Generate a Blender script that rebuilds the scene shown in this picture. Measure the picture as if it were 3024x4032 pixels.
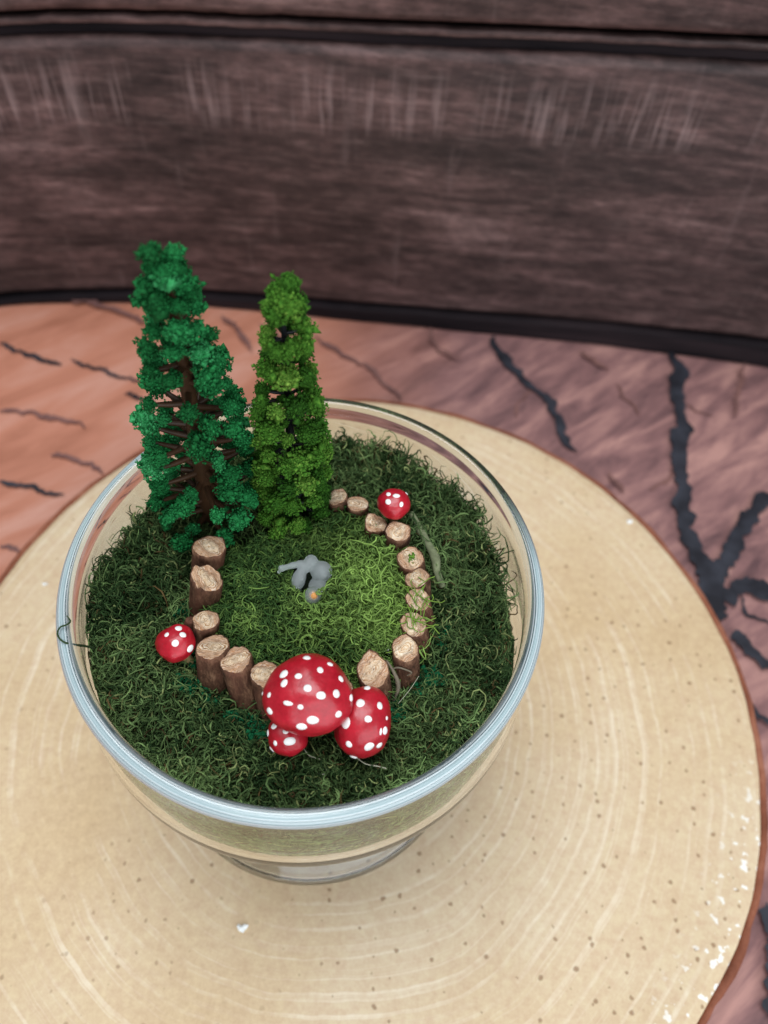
import bpy, bmesh, math, random
import numpy as np
from mathutils import Vector, Matrix, noise

sc = bpy.context.scene
for o in list(bpy.data.objects): bpy.data.objects.remove(o, do_unlink=True)
COL = sc.collection
R_ = math.radians

# ------------------------------------------------------------------ camera
cam_d = bpy.data.cameras.new('camera'); cam = bpy.data.objects.new('camera', cam_d); COL.objects.link(cam)
cam_d.sensor_fit = 'HORIZONTAL'; cam_d.sensor_width = 36.0; cam_d.lens = 36.048
cam_d.clip_start = .005; cam_d.clip_end = 20
_p, _r = 0.96302920, 0.09337288
_right = Vector((1, 0, 0)); _fw = Vector((0, math.cos(_p), -math.sin(_p))); _up = Vector((0, math.sin(_p), math.cos(_p)))
_r2 = _right * math.cos(_r) + _up * math.sin(_r); _u2 = -_right * math.sin(_r) + _up * math.cos(_r)
_m = Matrix((_r2, _u2, -_fw)).transposed().to_4x4(); _m.translation = Vector((0.0165037, -0.0877548, 0.1531076))
cam.matrix_world = _m
cam_d.dof.use_dof = True; cam_d.dof.focus_distance = .172; cam_d.dof.aperture_fstop = 16.0
sc.camera = cam

# ------------------------------------------------------------------ light: indoor daylight, soft
w = bpy.data.worlds.new('World'); sc.world = w; w.use_nodes = True
bg = w.node_tree.nodes['Background']; bg.inputs[0].default_value = (.86, .93, 1, 1); bg.inputs[1].default_value = .22
def area(name, loc, target, sx, sy, power, col):
    d = bpy.data.lights.new(name, 'AREA'); d.shape = 'RECTANGLE'; d.size = sx; d.size_y = sy; d.energy = power; d.color = col
    o = bpy.data.objects.new(name, d); COL.objects.link(o); o.location = loc
    o.rotation_euler = (Vector(target) - Vector(loc)).to_track_quat('-Z', 'Y').to_euler(); return o
area('window_light', (.55, -1.05, .55), (0, 0, 0), 2.2, 1.3, 22, (.9, .95, 1))
area('ceiling_light', (-.12, .10, 1.25), (0, 0, -.05), .85, .85, 15.5, (.93, .97, 1))

sc.view_settings.view_transform = 'Standard'; sc.view_settings.look = 'None'
sc.view_settings.exposure = 0; sc.view_settings.gamma = 1; sc.view_settings.use_curve_mapping = False
sc.render.engine = 'CYCLES'
sc.cycles.use_denoising = True; sc.cycles.max_bounces = 24; sc.cycles.transmission_bounces = 24; sc.cycles.glossy_bounces = 6
sc.cycles.caustics_refractive = True; sc.cycles.caustics_reflective = True; sc.cycles.blur_glossy = .5
sc.cycles.sample_clamp_indirect = 6

# ------------------------------------------------------------------ measured layout (metres, bowl axis at the origin, rim at z=0)
POSTS = [["L1", [-0.0234, 0.00542, -0.0015], [-0.02481, 0.00384, -0.012], 0.0038, [0, -14], "plain"], ["L2", [-0.02207, -0.00372, -0.001], [-0.02418, -0.00583, -0.014], 0.00347, [30, 4], "split"], ["L3", [-0.0205, -0.01335, -0.002], [-0.02188, -0.0144, -0.012], 0.00296, [-8, -14], "nub"], ["L4", [-0.0174, -0.01985, -0.001], [-0.01783, -0.02345, -0.0165], 0.00348, [-14, -14], "plain"], ["L5", [-0.01196, -0.0222, -0.001], [-0.00898, -0.02771, -0.0175], 0.00336, [-8, -8], "rough"], ["L6", [-0.00553, -0.0244, -0.002], [-0.00401, -0.02868, -0.0165], 0.00305, [6, -4], "rough"], ["F1", [0.01073, -0.02564, -0.004], [0.01087, -0.02616, -0.0165], 0.00287, [0, 4], "plain"], ["R1", [0.01714, -0.02173, -0.001], [0.01937, -0.02353, -0.0155], 0.00326, [4, 26], "rough"], ["R2", [0.02381, -0.01622, -0.0005], [0.02563, -0.01846, -0.0155], 0.00291, [4, 10], "plain"], ["R3", [0.02536, -0.00976, -0.0015], [0.02763, -0.0103, -0.0125], 0.00299, [4, 6], "mossy"], ["R4", [0.0261, -0.00321, -0.002], [0.0284, -0.00359, -0.0125], 0.00285, [4, 6], "mossy"], ["R5", [0.02559, 0.00247, -0.002], [0.02696, 0.00327, -0.0115], 0.00291, [-20, -8], "rough"], ["R6", [0.0239, 0.00759, -0.002], [0.02499, 0.00827, -0.0115], 0.00323, [4, 0], "mossy"], ["R7", [0.02032, 0.01416, -0.001], [0.02082, 0.01387, -0.0115], 0.003, [4, 2], "plain"], ["R8", [0.01481, 0.01724, -0.0035], [0.0151, 0.01809, -0.0115], 0.00284, [-6, -10], "split"], ["R9", [0.0097, 0.02295, -0.0035], [0.00981, 0.02393, -0.0115], 0.00266, [4, -10], "plain"], ["R10", [0.00456, 0.02327, -0.002], [0.00466, 0.02481, -0.0115], 0.00241, [-30, 6], "plain"]]
MUSH = [["big", [0.00482, -0.03039, 0.004], 0.00859, 0.00705, [[0.9988, -0.0, 0.0499], [-0.0121, 0.9702, 0.2419], [-0.0485, -0.2423, 0.969]], [[[-0.085, 0.802, 0.591], 0.103, 0.057], [[0.499, 0.699, 0.512], 0.077, 0.057], [[0.299, 0.533, 0.792], 0.084, 0.098], [[-0.562, 0.359, 0.745], 0.079, 0.118], [[-0.2, 0.32, 0.926], 0.092, 0.075], [[-0.499, 0.131, 0.857], 0.089, 0.106], [[0.774, 0.369, 0.515], 0.079, 0.085], [[0.051, 0.036, 0.998], 0.094, 0.094], [[0.346, -0.106, 0.932], 0.11, 0.094], [[0.674, -0.014, 0.738], 0.106, 0.103], [[0.968, -0.036, 0.247], 0.057, 0.096], [[-0.816, -0.145, 0.56], 0.073, 0.056], [[-0.988, -0.075, 0.136], 0.023, 0.051], [[-0.329, -0.331, 0.884], 0.116, 0.061], [[-0.063, -0.406, 0.912], 0.066, 0.071], [[-0.724, -0.503, 0.472], 0.07, 0.098], [[0.695, -0.455, 0.557], 0.089, 0.083], [[0.203, -0.669, 0.715], 0.132, 0.104], [[-0.02, -0.816, 0.578], 0.116, 0.066]]], ["right", [0.01622, -0.03258, -0.003], 0.00654, 0.00654, [[0.9701, 0.0, -0.2425], [0.122, 0.8642, 0.488], [0.2096, -0.5031, 0.8384]], [[[-0.159, 0.965, 0.209], 0.116, 0.116], [[-0.399, 0.606, 0.688], 0.151, 0.125], [[0.268, 0.634, 0.726], 0.114, 0.121], [[-0.089, 0.265, 0.96], 0.135, 0.101], [[-0.742, 0.023, 0.67], 0.181, 0.181], [[0.621, 0.345, 0.704], 0.03, 0.061], [[0.601, 0.013, 0.799], 0.076, 0.121], [[0.425, -0.015, 0.905], 0.053, 0.098], [[-0.485, -0.552, 0.679], 0.12, 0.113], [[0.17, -0.492, 0.854], 0.15, 0.18], [[0.536, -0.424, 0.73], 0.057, 0.114], [[-0.112, -0.975, 0.191], 0.154, 0.085]]], ["small", [0.0009, -0.03577, -0.006], 0.00434, 0.00413, [[0.9889, -0.0, 0.1483], [-0.0603, 0.9136, 0.4021], [-0.1355, -0.4066, 0.9035]], [[[-0.092, 0.734, 0.673], 0.174, 0.162], [[-0.511, 0.447, 0.734], 0.116, 0.174], [[0.101, 0.282, 0.954], 0.155, 0.167], [[0.327, -0.204, 0.923], 0.309, 0.218], [[-0.392, -0.312, 0.866], 0.115, 0.149], [[-0.881, 0.097, 0.463], 0.047, 0.175], [[-0.698, -0.673, 0.245], 0.105, 0.187]]], ["leftlone", [-0.02593, -0.01902, -0.003], 0.00423, 0.00339, [[0.9701, -0.0, 0.2425], [-0.0234, 0.9953, 0.0937], [-0.2414, -0.0966, 0.9656]], [[[0.295, 0.61, 0.735], 0.197, 0.066], [[-0.199, 0.204, 0.959], 0.141, 0.109], [[0.614, 0.235, 0.754], 0.196, 0.163], [[0.352, -0.255, 0.901], 0.194, 0.194], [[0.929, -0.336, 0.153], 0.109, 0.229]]], ["back", [0.01874, 0.02051, 0.001], 0.00405, 0.00344, [[0.9988, 0.0, -0.0499], [-0.0025, 0.9988, -0.0498], [0.0499, 0.0499, 0.9975]], [[[-0.424, 0.152, 0.893], 0.153, 0.076], [[0.046, 0.027, 0.999], 0.228, 0.152], [[0.613, 0.627, 0.481], 0.121, 0.088], [[-0.445, -0.383, 0.81], 0.195, 0.195], [[0.425, -0.447, 0.787], 0.135, 0.184]]]]
T1 = [[-0.02739, 0.02041, -0.01], [-0.0252, 0.02041, 0.06837]]
T2 = [[-0.00472, 0.02155, -0.01], [-0.0054, 0.02155, 0.0635]]
CRACKS = [[[[-0.0566, 0.2129], [-0.043, 0.2027], [-0.0349, 0.1953]], 0.00215, 0], [[[0.0839, 0.185], [0.0768, 0.1747], [0.0754, 0.164]], 0.00183, 0], [[[0.1519, 0.1461], [0.1439, 0.1343], [0.1346, 0.128]], 0.00194, 0], [[[0.1545, 0.1877], [0.1636, 0.1795], [0.1724, 0.1776]], 0.00184, 0], [[[-0.1382, 0.068], [-0.1301, 0.0666], [-0.1208, 0.0643]], 0.00189, 0], [[[0.1262, 0.1936], [0.1355, 0.173]], 0.00186, 0], [[[0.167, 0.0767], [0.1673, 0.0681], [0.1768, 0.0649]], 0.00192, 1], [[[-0.1792, 0.181], [-0.1634, 0.1749], [-0.1452, 0.171]], 0.00273, 1], [[[-0.1421, 0.1755], [-0.1237, 0.1706], [-0.1037, 0.163]], 0.00248, 1], [[[-0.1106, 0.1555], [-0.0955, 0.1523]], 0.00219, 1], [[[-0.1638, 0.1385], [-0.1512, 0.1392], [-0.1376, 0.1369], [-0.1225, 0.1329]], 0.00234, 0], [[[-0.1329, 0.1161], [-0.1222, 0.1147], [-0.1071, 0.1087]], 0.00226, 0], [[[-0.1498, 0.0999], [-0.1353, 0.0986], [-0.1202, 0.0954]], 0.0024, 1], [[[-0.0271, 0.2072], [-0.0066, 0.1925], [0.0108, 0.1781], [0.0205, 0.1688]], 0.00284, 0], [[[0.0652, 0.219], [0.0727, 0.1996], [0.0839, 0.185], [0.0926, 0.1737], [0.0963, 0.1593], [0.1032, 0.1458]], 0.00578, 1], [[[0.1572, 0.2193], [0.1549, 0.1909], [0.1566, 0.1756], [0.1519, 0.1461], [0.147, 0.1217], [0.149, 0.1045], [0.1541, 0.0864]], 0.00963, 1], [[[0.1904, 0.1292], [0.1788, 0.1172], [0.1681, 0.1043], [0.1559, 0.0817]], 0.00882, 1], [[[0.1516, 0.0953], [0.154, 0.0797], [0.1555, 0.0638]], 0.0119, 1], [[[0.1572, 0.0757], [0.1676, 0.0801], [0.1803, 0.0814]], 0.01053, 1], [[[0.1611, 0.0602], [0.1659, 0.0516], [0.1727, 0.0454]], 0.00559, 1], [[[0.1088, 0.2128], [0.1178, 0.2049], [0.1227, 0.2016]], 0.00239, 0], [[[0.1945, 0.2157], [0.187, 0.195], [0.1819, 0.1773]], 0.00264, 0], [[[0.1163, 0.1351], [0.1227, 0.125]], 0.00212, 0], [[[0.1525, -0.0389], [0.1515, -0.0523], [0.1478, -0.0725]], 0.00548, 1], [[[0.1592, 0.0355], [0.1675, 0.0209]], 0.00249, 1], [[[-0.1561, 0.217], [-0.1331, 0.2123], [-0.1097, 0.2049]], 0.00336, 0], [[[-0.0759, 0.2138], [-0.0641, 0.2015], [-0.0563, 0.1908]], 0.00287, 0], [[[0.0318, 0.2198], [0.0492, 0.1966]], 0.00217, 0], [[[0.0878, 0.1174], [0.0975, 0.106]], 0.00206, 0]]
TWIG = [[0.02322, 0.02167, -0.0035], [0.02543, 0.01781, -0.004], [0.02762, 0.01462, -0.005], [0.02989, 0.01058, -0.0056], [0.03057, 0.00733, -0.0066], [0.03235, 0.00436, -0.0085]]
LOOP = [[-0.04548, -0.01888, -0.01], [-0.0466, -0.02028, -0.006], [-0.04689, -0.02242, -0.001], [-0.04841, -0.02265, 0.001], [-0.04987, -0.02129, 0.0012], [-0.04988, -0.01956, 0.001], [-0.04867, -0.01904, 0.0013], [-0.04842, -0.01773, 0.0005], [-0.04916, -0.01699, 0.0015]]
BLADE1 = [[0.02009, -0.01787, -0.004], [0.02175, -0.0203, -0.004], [0.02308, -0.02217, -0.006], [0.02304, -0.02364, -0.008], [0.02249, -0.02451, -0.011]]
BLADE2 = [[0.02132, -0.01991, -0.004], [0.02258, -0.01979, -0.003], [0.0242, -0.02005, -0.003], [0.02576, -0.02024, -0.004], [0.02479, -0.02063, -0.005]]
THREAD1 = [[0.01535, -0.03803, -0.009], [0.01761, -0.03928, -0.009], [0.02006, -0.03953, -0.009], [0.02202, -0.03983, -0.009]]
THREAD2 = [[0.00411, -0.03681, -0.01], [0.0056, -0.03834, -0.01], [0.00783, -0.03892, -0.01], [0.00964, -0.0402, -0.01], [0.00916, -0.04187, -0.01], [0.0077, -0.04182, -0.01]]
THREAD3 = [[0.02346, -0.02598, -0.008], [0.02574, -0.02297, -0.007], [0.02753, -0.01997, -0.006]]
FIG = {"snout": [[-0.00094, 0.00492, -0.0045], [-0.00288, 0.00424, -0.0042], [-0.00452, 0.00335, -0.004], [-0.00612, 0.00266, -0.004]], "lip": [-0.00676, 0.00183, -0.0042], "head": [0.0004, 0.00544, -0.004], "body": [[0.00131, 0.00502, -0.006], [0.00306, 0.00432, -0.0065], [0.00423, 0.00413, -0.0075]], "lobe": [[-0.00165, 0.00322, -0.006], [-0.0022, 0.00139, -0.007], [-0.00238, 0.00046, -0.0085]], "ball": [0.00189, -0.00258, -0.0066], "bead": [0.00225, -0.00301, -0.006], "low": [[0.0025, 0.0014, -0.0082], [0.00448, -0.00014, -0.0082]]}
PTS = {"flake1": [-0.01381, -0.06182, -0.10472], "flake2": [0.11792, 0.09801, -0.10472], "flake3": [-0.1069, 0.04452, -0.10472], "glue": [0.02033, -0.01539, -0.006]}
H = 0.1047          # rim above the wood slice
FLOOR = -0.1207
rng = np.random.default_rng(7); random.seed(7)

# ------------------------------------------------------------------ helpers
def lin(h):
    c = [int(h[i:i + 2], 16) / 255 for i in (0, 2, 4)]
    return tuple(x / 12.92 if x <= .04045 else ((x + .055) / 1.055) ** 2.4 for x in c) + (1,)
class N:
    """tiny wrapper round a material's node tree"""
    def __init__(s, name, rough=.6, spec=.5):
        s.m = bpy.data.materials.new(name); s.m.use_nodes = True; s.t = s.m.node_tree
        s.b = s.t.nodes['Principled BSDF']; s.b.inputs['Roughness'].default_value = rough; s.b.inputs['Specular IOR Level'].default_value = spec
    def node(s, typ, ins=None, **kw):
        n = s.t.nodes.new(typ)
        for k, v in kw.items(): setattr(n, k, v)
        for k, v in (ins or {}).items(): s.put(n.inputs[k], v)
        return n
    def put(s, sock, v):
        if isinstance(v, bpy.types.NodeSocket): s.t.links.new(v, sock)
        elif isinstance(v, bpy.types.Node): s.t.links.new(v.outputs[0], sock)
        else: sock.default_value = v
    def coord(s, scale=(1, 1, 1), kind='Object', loc=(0, 0, 0), rot=(0, 0, 0)):
        c = s.node('ShaderNodeTexCoord'); mp = s.node('ShaderNodeMapping', {'Scale': scale, 'Location': loc, 'Rotation': rot})
        s.t.links.new(c.outputs[kind], mp.inputs['Vector']); return mp.outputs[0]
    def aniso(s, along, across, ang):
        """coords turned by ang degrees, then scaled: grain runs along that direction"""
        c = s.node('ShaderNodeTexCoord'); mp = s.node('ShaderNodeMapping', {'Scale': (1 / along, 1 / across, 1), 'Rotation': (0, 0, R_(ang))}, vector_type='TEXTURE')
        s.t.links.new(c.outputs['Object'], mp.inputs['Vector']); return mp.outputs[0]
    def noise(s, vec, scale, detail=4, rough=.55, dist=0):
        return s.node('ShaderNodeTexNoise', {'Vector': vec, 'Scale': scale, 'Detail': detail, 'Roughness': rough, 'Distortion': dist}).outputs['Fac']
    def ramp(s, fac, stops, interp='LINEAR'):
        n = s.node('ShaderNodeValToRGB', {'Fac': fac}); e = n.color_ramp; e.interpolation = interp
        while len(e.elements) < len(stops): e.elements.new(.5)
        for el, (p, c) in zip(e.elements, stops):
            el.position = p; el.color = c if len(c) == 4 else tuple(c) + (1,)
        return n.outputs[0]
    def mix(s, fac, a, b, blend='MIX'):
        n = s.node('ShaderNodeMix', data_type='RGBA', blend_type=blend)
        s.put(n.inputs[0], fac); s.put(n.inputs[6], a); s.put(n.inputs[7], b); return n.outputs[2]
    def math(s, op, a, b=0., c=None, clamp=False):
        n = s.node('ShaderNodeMath', operation=op, use_clamp=clamp); s.put(n.inputs[0], a); s.put(n.inputs[1], b)
        if c is not None: s.put(n.inputs[2], c)
        return n.outputs[0]
    def base(s, v): s.put(s.b.inputs['Base Color'], v)
    def bump(s, h, strength=.3, dist=.001):
        n = s.node('ShaderNodeBump', {'Height': h, 'Strength': strength, 'Distance': dist}); s.put(s.b.inputs['Normal'], n)
BW = lambda v: (v, v, v, 1)

def mesh_np(name, V, F, cols=None, smooth=True):
    """fast mesh from numpy arrays; F is (n,3) or (n,4)"""
    me = bpy.data.meshes.new(name); V = np.ascontiguousarray(V, np.float32); F = np.ascontiguousarray(F, np.int32); k = F.shape[1]
    me.vertices.add(len(V)); me.vertices.foreach_set('co', V.ravel())
    me.loops.add(F.size); me.loops.foreach_set('vertex_index', F.ravel())
    me.polygons.add(len(F)); me.polygons.foreach_set('loop_start', np.arange(0, F.size, k, dtype=np.int32))
    me.update(calc_edges=True)
    if smooth: me.polygons.foreach_set('use_smooth', np.ones(len(F), bool))
    if cols is not None:
        a = me.color_attributes.new('tint', 'FLOAT_COLOR', 'POINT'); c = np.ones((len(V), 4), np.float32); c[:, :3] = cols; a.data.foreach_set('color', c.ravel())
    me.validate(); return me
def add(name, me, mat, parent=None):
    o = bpy.data.objects.new(name, me); COL.objects.link(o)
    if mat is not None and not me.materials: me.materials.append(mat)
    if parent is not None: o.parent = parent
    return o
def thing(name, label, cat, loc=(0, 0, 0), group=None):
    o = bpy.data.objects.new(name, None); COL.objects.link(o); o.location = loc; o.empty_display_size = .005
    return tag(o, label, cat, group)
def tag(o, label, cat, group=None, kind=None):
    if label: o['label'] = label
    if cat: o['category'] = cat
    if group: o['group'] = group
    if kind: o['kind'] = kind
    return o
def smooth_curve(P, n=6, closed=False):
    P = np.asarray(P, float); out = []
    for i in range(len(P) - 1):
        p0, p1, p2, p3 = P[max(i - 1, 0)], P[i], P[i + 1], P[min(i + 2, len(P) - 1)]
        for t in np.arange(n) / n:
            out.append(.5 * (2 * p1 + (p2 - p0) * t + (2 * p0 - 5 * p1 + 4 * p2 - p3) * t * t + (3 * p1 - p0 - 3 * p2 + p3) * t ** 3))
    out.append(P[-1]); return np.array(out)
def tubes(paths, radii, sides=3):
    """paths (n,k,3), radii (n,k) -> verts, quads; open-ended strands"""
    n, k, _ = paths.shape
    t = np.gradient(paths, axis=1); t /= np.linalg.norm(t, axis=2, keepdims=True) + 1e-12
    ref = rng.normal(size=(n, 1, 3)); a = np.cross(t, np.broadcast_to(ref, t.shape)); a /= np.linalg.norm(a, axis=2, keepdims=True) + 1e-12
    b = np.cross(t, a)
    ang = np.arange(sides) * 2 * np.pi / sides
    V = paths[:, :, None, :] + radii[:, :, None, None] * (a[:, :, None, :] * np.cos(ang)[None, None, :, None] + b[:, :, None, :] * np.sin(ang)[None, None, :, None])
    i = np.arange(n)[:, None, None] * k * sides; j = np.arange(k - 1)[None, :, None] * sides; s = np.arange(sides)[None, None, :]; s2 = (s + 1) % sides
    F = np.stack([i + j + s, i + j + s2, i + j + sides + s2, i + j + sides + s], -1).reshape(-1, 4)
    return V.reshape(-1, 3), F
def one_tube(P, rad, sides=8, n=6):
    """one capped, smoothed tube along control points"""
    P = smooth_curve(P, n); rad = np.interp(np.linspace(0, 1, len(P)), np.linspace(0, 1, len(np.atleast_1d(rad))), np.atleast_1d(rad))
    V, F = tubes(P[None], rad[None], sides); V = list(map(tuple, V)); F = [tuple(f) for f in F]
    V += [tuple(P[0]), tuple(P[-1])]; m = len(V); e = (len(P) - 1) * sides
    for s in range(sides):
        F.append((m - 2, (s + 1) % sides, s)); F.append((m - 1, e + s, e + (s + 1) % sides))
    me = bpy.data.meshes.new('tube'); me.from_pydata(V, [], F); me.polygons.foreach_set('use_smooth', [True] * len(F)); me.update(); return me
def lathe(prof, seg=128, closed=True, wob=None):
    prof = np.asarray(prof, float); n = len(prof); a = np.arange(seg) * 2 * np.pi / seg
    V = np.stack([prof[:, 0][:, None] * np.cos(a), prof[:, 0][:, None] * np.sin(a), np.broadcast_to(prof[:, 1][:, None], (n, seg))], -1)
    if wob is not None: V = wob(V)
    V = V.reshape(-1, 3); i = np.arange(n - 1)[:, None] * seg; s = np.arange(seg)[None]; s2 = (s + 1) % seg
    F = np.stack([i + s, i + s2, i + seg + s2, i + seg + s], -1).reshape(-1, 4)
    me = mesh_np('lathe', V, F); bm = bmesh.new(); bm.from_mesh(me)
    bmesh.ops.remove_doubles(bm, verts=bm.verts, dist=2e-6); bmesh.ops.recalc_face_normals(bm, faces=bm.faces)
    bm.to_mesh(me); bm.free(); me.polygons.foreach_set('use_smooth', np.ones(len(me.polygons), bool)); return me
def nz(x, y, z=0., s=1.): return noise.noise(Vector((x * s, y * s, z * s)))
_G = rng.normal(size=(64, 64))
def vnoise(x, y, s):
    """cheap vectorised smooth value noise"""
    u = np.asarray(x) * s + 31.3; v = np.asarray(y) * s + 17.7; i = np.floor(u).astype(int); j = np.floor(v).astype(int); fu = u - i; fv = v - j
    fu = fu * fu * (3 - 2 * fu); fv = fv * fv * (3 - 2 * fv); g = lambda a, b: _G[a % 64, b % 64]
    return (g(i, j) * (1 - fu) + g(i + 1, j) * fu) * (1 - fv) + (g(i, j + 1) * (1 - fu) + g(i + 1, j + 1) * fu) * fv

# ------------------------------------------------------------------ materials
def mat_wall():
    n = N('weathered_plank', .55, .3)
    long = n.noise(n.coord((9, 9, 60)), 1.0, 6, .65, .6)
    fine = n.noise(n.coord((40, 40, 420)), 1.0, 4, .7)
    fuzz = n.noise(n.coord((110, 110, 260)), 1.0, 4, .7)
    c = n.ramp(long, [(.36, lin('180f0f')), (.47, lin('3a2a28')), (.58, lin('584340')), (.70, lin('8a706c'))])
    blot = n.noise(n.coord((16, 16, 34), loc=(2, 0, 1)), 1.0, 5, .65, .8)
    c = n.mix(.75, c, n.ramp(blot, [(.32, (.16, .15, .16)), (.5, (.5, .49, .5)), (.7, (.72, .71, .72))]), 'OVERLAY')
    c = n.mix(.32, c, n.ramp(fine, [(.3, lin('32282a')), (.55, lin('62504d')), (.75, lin('8f7a76'))]))
    c = n.mix(.55, c, n.ramp(fuzz, [(.36, (.2, .19, .2)), (.5, (.48, .47, .48)), (.64, (.82, .79, .8))]), 'OVERLAY')
    # pale saw marks: short upright strokes in a band along the board
    sep = n.node('ShaderNodeSeparateXYZ', {0: n.coord()})
    zz = n.math('ADD', n.math('MULTIPLY', sep.outputs[0], -.05), sep.outputs[2])
    band = n.ramp(n.math('MULTIPLY_ADD', zz, 1 / .16, .75), [(.60, BW(0)), (.66, BW(1)), (.72, BW(.75)), (.80, BW(0))])
    strokes = n.ramp(n.noise(n.coord((380, 380, 26)), 1.0, 2, .5), [(.50, BW(0)), (.66, BW(1))])
    groups = n.ramp(n.noise(n.coord((48, 48, 3)), 1.0, 1, .5), [(.36, BW(0)), (.52, BW(1))])
    k = n.math('MULTIPLY', n.math('MULTIPLY', band, strokes), groups)
    low = n.ramp(n.noise(n.coord((120, 120, 18), loc=(3, 1, 0)), 1.0, 3, .6), [(.6, BW(0)), (.75, BW(.5))])
    k = n.math('ADD', n.math('MULTIPLY', k, .42), n.math('MULTIPLY', low, .22), clamp=True)
    c = n.mix(k, c, lin('a68f8d'))
    n.base(c); n.bump(fine, .12, .0006); return n.m
def mat_gap():
    n = N('dark_gap', .75, .15)
    n.base(n.ramp(n.noise(n.coord((14, 14, 160)), 1, 4), [(.35, lin('120e12')), (.7, lin('2b2225'))])); return n.m
def mat_floor():
    n = N('printed_log_floor', .5, .35)
    sep = n.node('ShaderNodeSeparateXYZ', {0: n.coord()})
    big = n.noise(n.coord((9, 9, 1)), 1, 4, .6)
    t = n.math('ADD', n.math('MULTIPLY_ADD', sep.outputs[0], 5.0, .30), n.math('MULTIPLY', big, .45))
    warm = n.ramp(n.noise(n.aniso(10, 46, 40), 1, 5, .6, .5), [(.3, lin('a2664f')), (.5, lin('c08068')), (.7, lin('cf9a88'))])
    cool = n.ramp(n.noise(n.aniso(24, 85, 42), 1, 5, .65, .4), [(.32, lin('5e4446')), (.5, lin('8a6462')), (.68, lin('b5887f'))])
    n.base(n.mix(n.ramp(t, [(.35, BW(0)), (.75, BW(1))]), warm, cool)); return n.m
def mat_crack(dark):
    n = N('crack_print_dark' if dark else 'crack_print_faint', .5, .35)
    f = n.noise(n.coord((80, 80, 1)), 1, 3)
    n.base(n.ramp(f, [(.35, lin('1d1d24')), (.7, lin('383a43'))] if dark else [(.35, lin('6a4a47')), (.7, lin('8a625b'))])); return n.m
def mat_slice():
    n = N('pale_sanded_wood', .5, .35)
    wob = n.node('ShaderNodeVectorMath', {0: n.coord(), 1: n.node('ShaderNodeVectorMath', {0: n.node('ShaderNodeTexNoise', {'Vector': n.coord(), 'Scale': 22., 'Detail': 3.}).outputs['Color'], 1: (.010, .010, 0)}, operation='MULTIPLY').outputs[0]}, operation='ADD')
    ln = n.node('ShaderNodeVectorMath', {0: n.node('ShaderNodeVectorMath', {0: wob.outputs[0], 1: (1, 1, 0)}, operation='MULTIPLY').outputs[0]}, operation='LENGTH').outputs['Value']
    rings = n.node('ShaderNodeTexNoise', {'W': n.math('MULTIPLY', ln, 400.), 'Scale': 1., 'Detail': 3., 'Roughness': .6}, noise_dimensions='1D').outputs['Fac']
    ringm = n.ramp(rings, [(.53, BW(0)), (.66, BW(1))])
    patch = n.ramp(n.noise(n.coord((1, 1, 1)), 34, 5, .7), [(.40, BW(0)), (.62, BW(1))])
    tone = n.ramp(n.noise(n.coord(), 9, 4, .6), [(.3, lin('c5a880')), (.5, lin('cfb591')), (.7, lin('d8c2a3'))])
    c = n.mix(n.math('MULTIPLY', n.math('MULTIPLY', ringm, patch), .48), tone, lin('efe2cb'))
    fib = n.noise(n.coord((1, 1, 1)), 420, 3, .7); c = n.mix(.22, c, n.ramp(fib, [(.3, BW(.2)), (.7, BW(.8))]), 'OVERLAY')
    # small brown pores
    v = n.node('ShaderNodeTexVoronoi', {'Vector': n.node('ShaderNodeVectorMath', {0: n.coord(), 1: n.node('ShaderNodeVectorMath', {0: n.node('ShaderNodeTexNoise', {'Vector': n.coord(), 'Scale': 700.}).outputs['Color'], 1: (.0011, .0011, 0)}, operation='MULTIPLY').outputs[0]}, operation='ADD').outputs[0], 'Scale': 190., 'Randomness': 1.}, feature='F1', voronoi_dimensions='2D')
    cellr = n.node('ShaderNodeSeparateColor', {0: v.outputs['Color']})
    size = n.math('MULTIPLY', n.math('SUBTRACT', cellr.outputs[0], .34), .27)
    pore = n.math('LESS_THAN', v.outputs['Distance'], size)
    soft = n.math('SMOOTH_MIN', 1., n.math('MULTIPLY', n.math('SUBTRACT', size, v.outputs['Distance']), 12.), .1)
    dens = n.ramp(n.noise(n.coord(), 14, 2), [(.34, BW(.15)), (.52, BW(1))])
    pf = n.math('MULTIPLY', n.math('MULTIPLY', n.math('MAXIMUM', soft, 0.), dens), .78, clamp=True)
    c = n.mix(pf, c, lin('8c6a4a'))
    # white chips where the varnish has lifted, along one edge
    sep = n.node('ShaderNodeSeparateXYZ', {0: n.coord()})
    edge = n.ramp(n.math('MULTIPLY', n.node('ShaderNodeVectorMath', {0: n.coord((1, 1, 0))}, operation='LENGTH').outputs['Value'], 7.), [(.86, BW(0)), (.93, BW(1))])
    quad = n.ramp(n.math('MULTIPLY_ADD', n.math('SUBTRACT', sep.outputs[0], sep.outputs[1]), 3., .0), [(.42, BW(0)), (.5, BW(1))])
    chip = n.ramp(n.noise(n.coord(), 330, 2, .5), [(.61, BW(0)), (.64, BW(1))])
    c = n.mix(n.math('MULTIPLY', n.math('MULTIPLY', edge, quad), chip), c, lin('efebe2'))
    n.base(c); n.bump(fib, .10, .0004); return n.m
def mat_bark_slice():
    n = N('birch_bark', .75, .2)
    n.base(n.ramp(n.noise(n.coord((60, 60, 120)), 1, 5, .65), [(.3, lin('6a3b2a')), (.55, lin('8e5640')), (.75, lin('a9745c'))])); n.bump(n.noise(n.coord(), 300, 4), .5, .0008); return n.m
def mat_glass(name, tint=(.97, .99, .985, 1), rough=0., tw=1., ior=1.47):
    n = N(name, rough, .5); n.b.inputs['Transmission Weight'].default_value = tw; n.b.inputs['IOR'].default_value = ior; n.base(tint); return n.m
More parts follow.
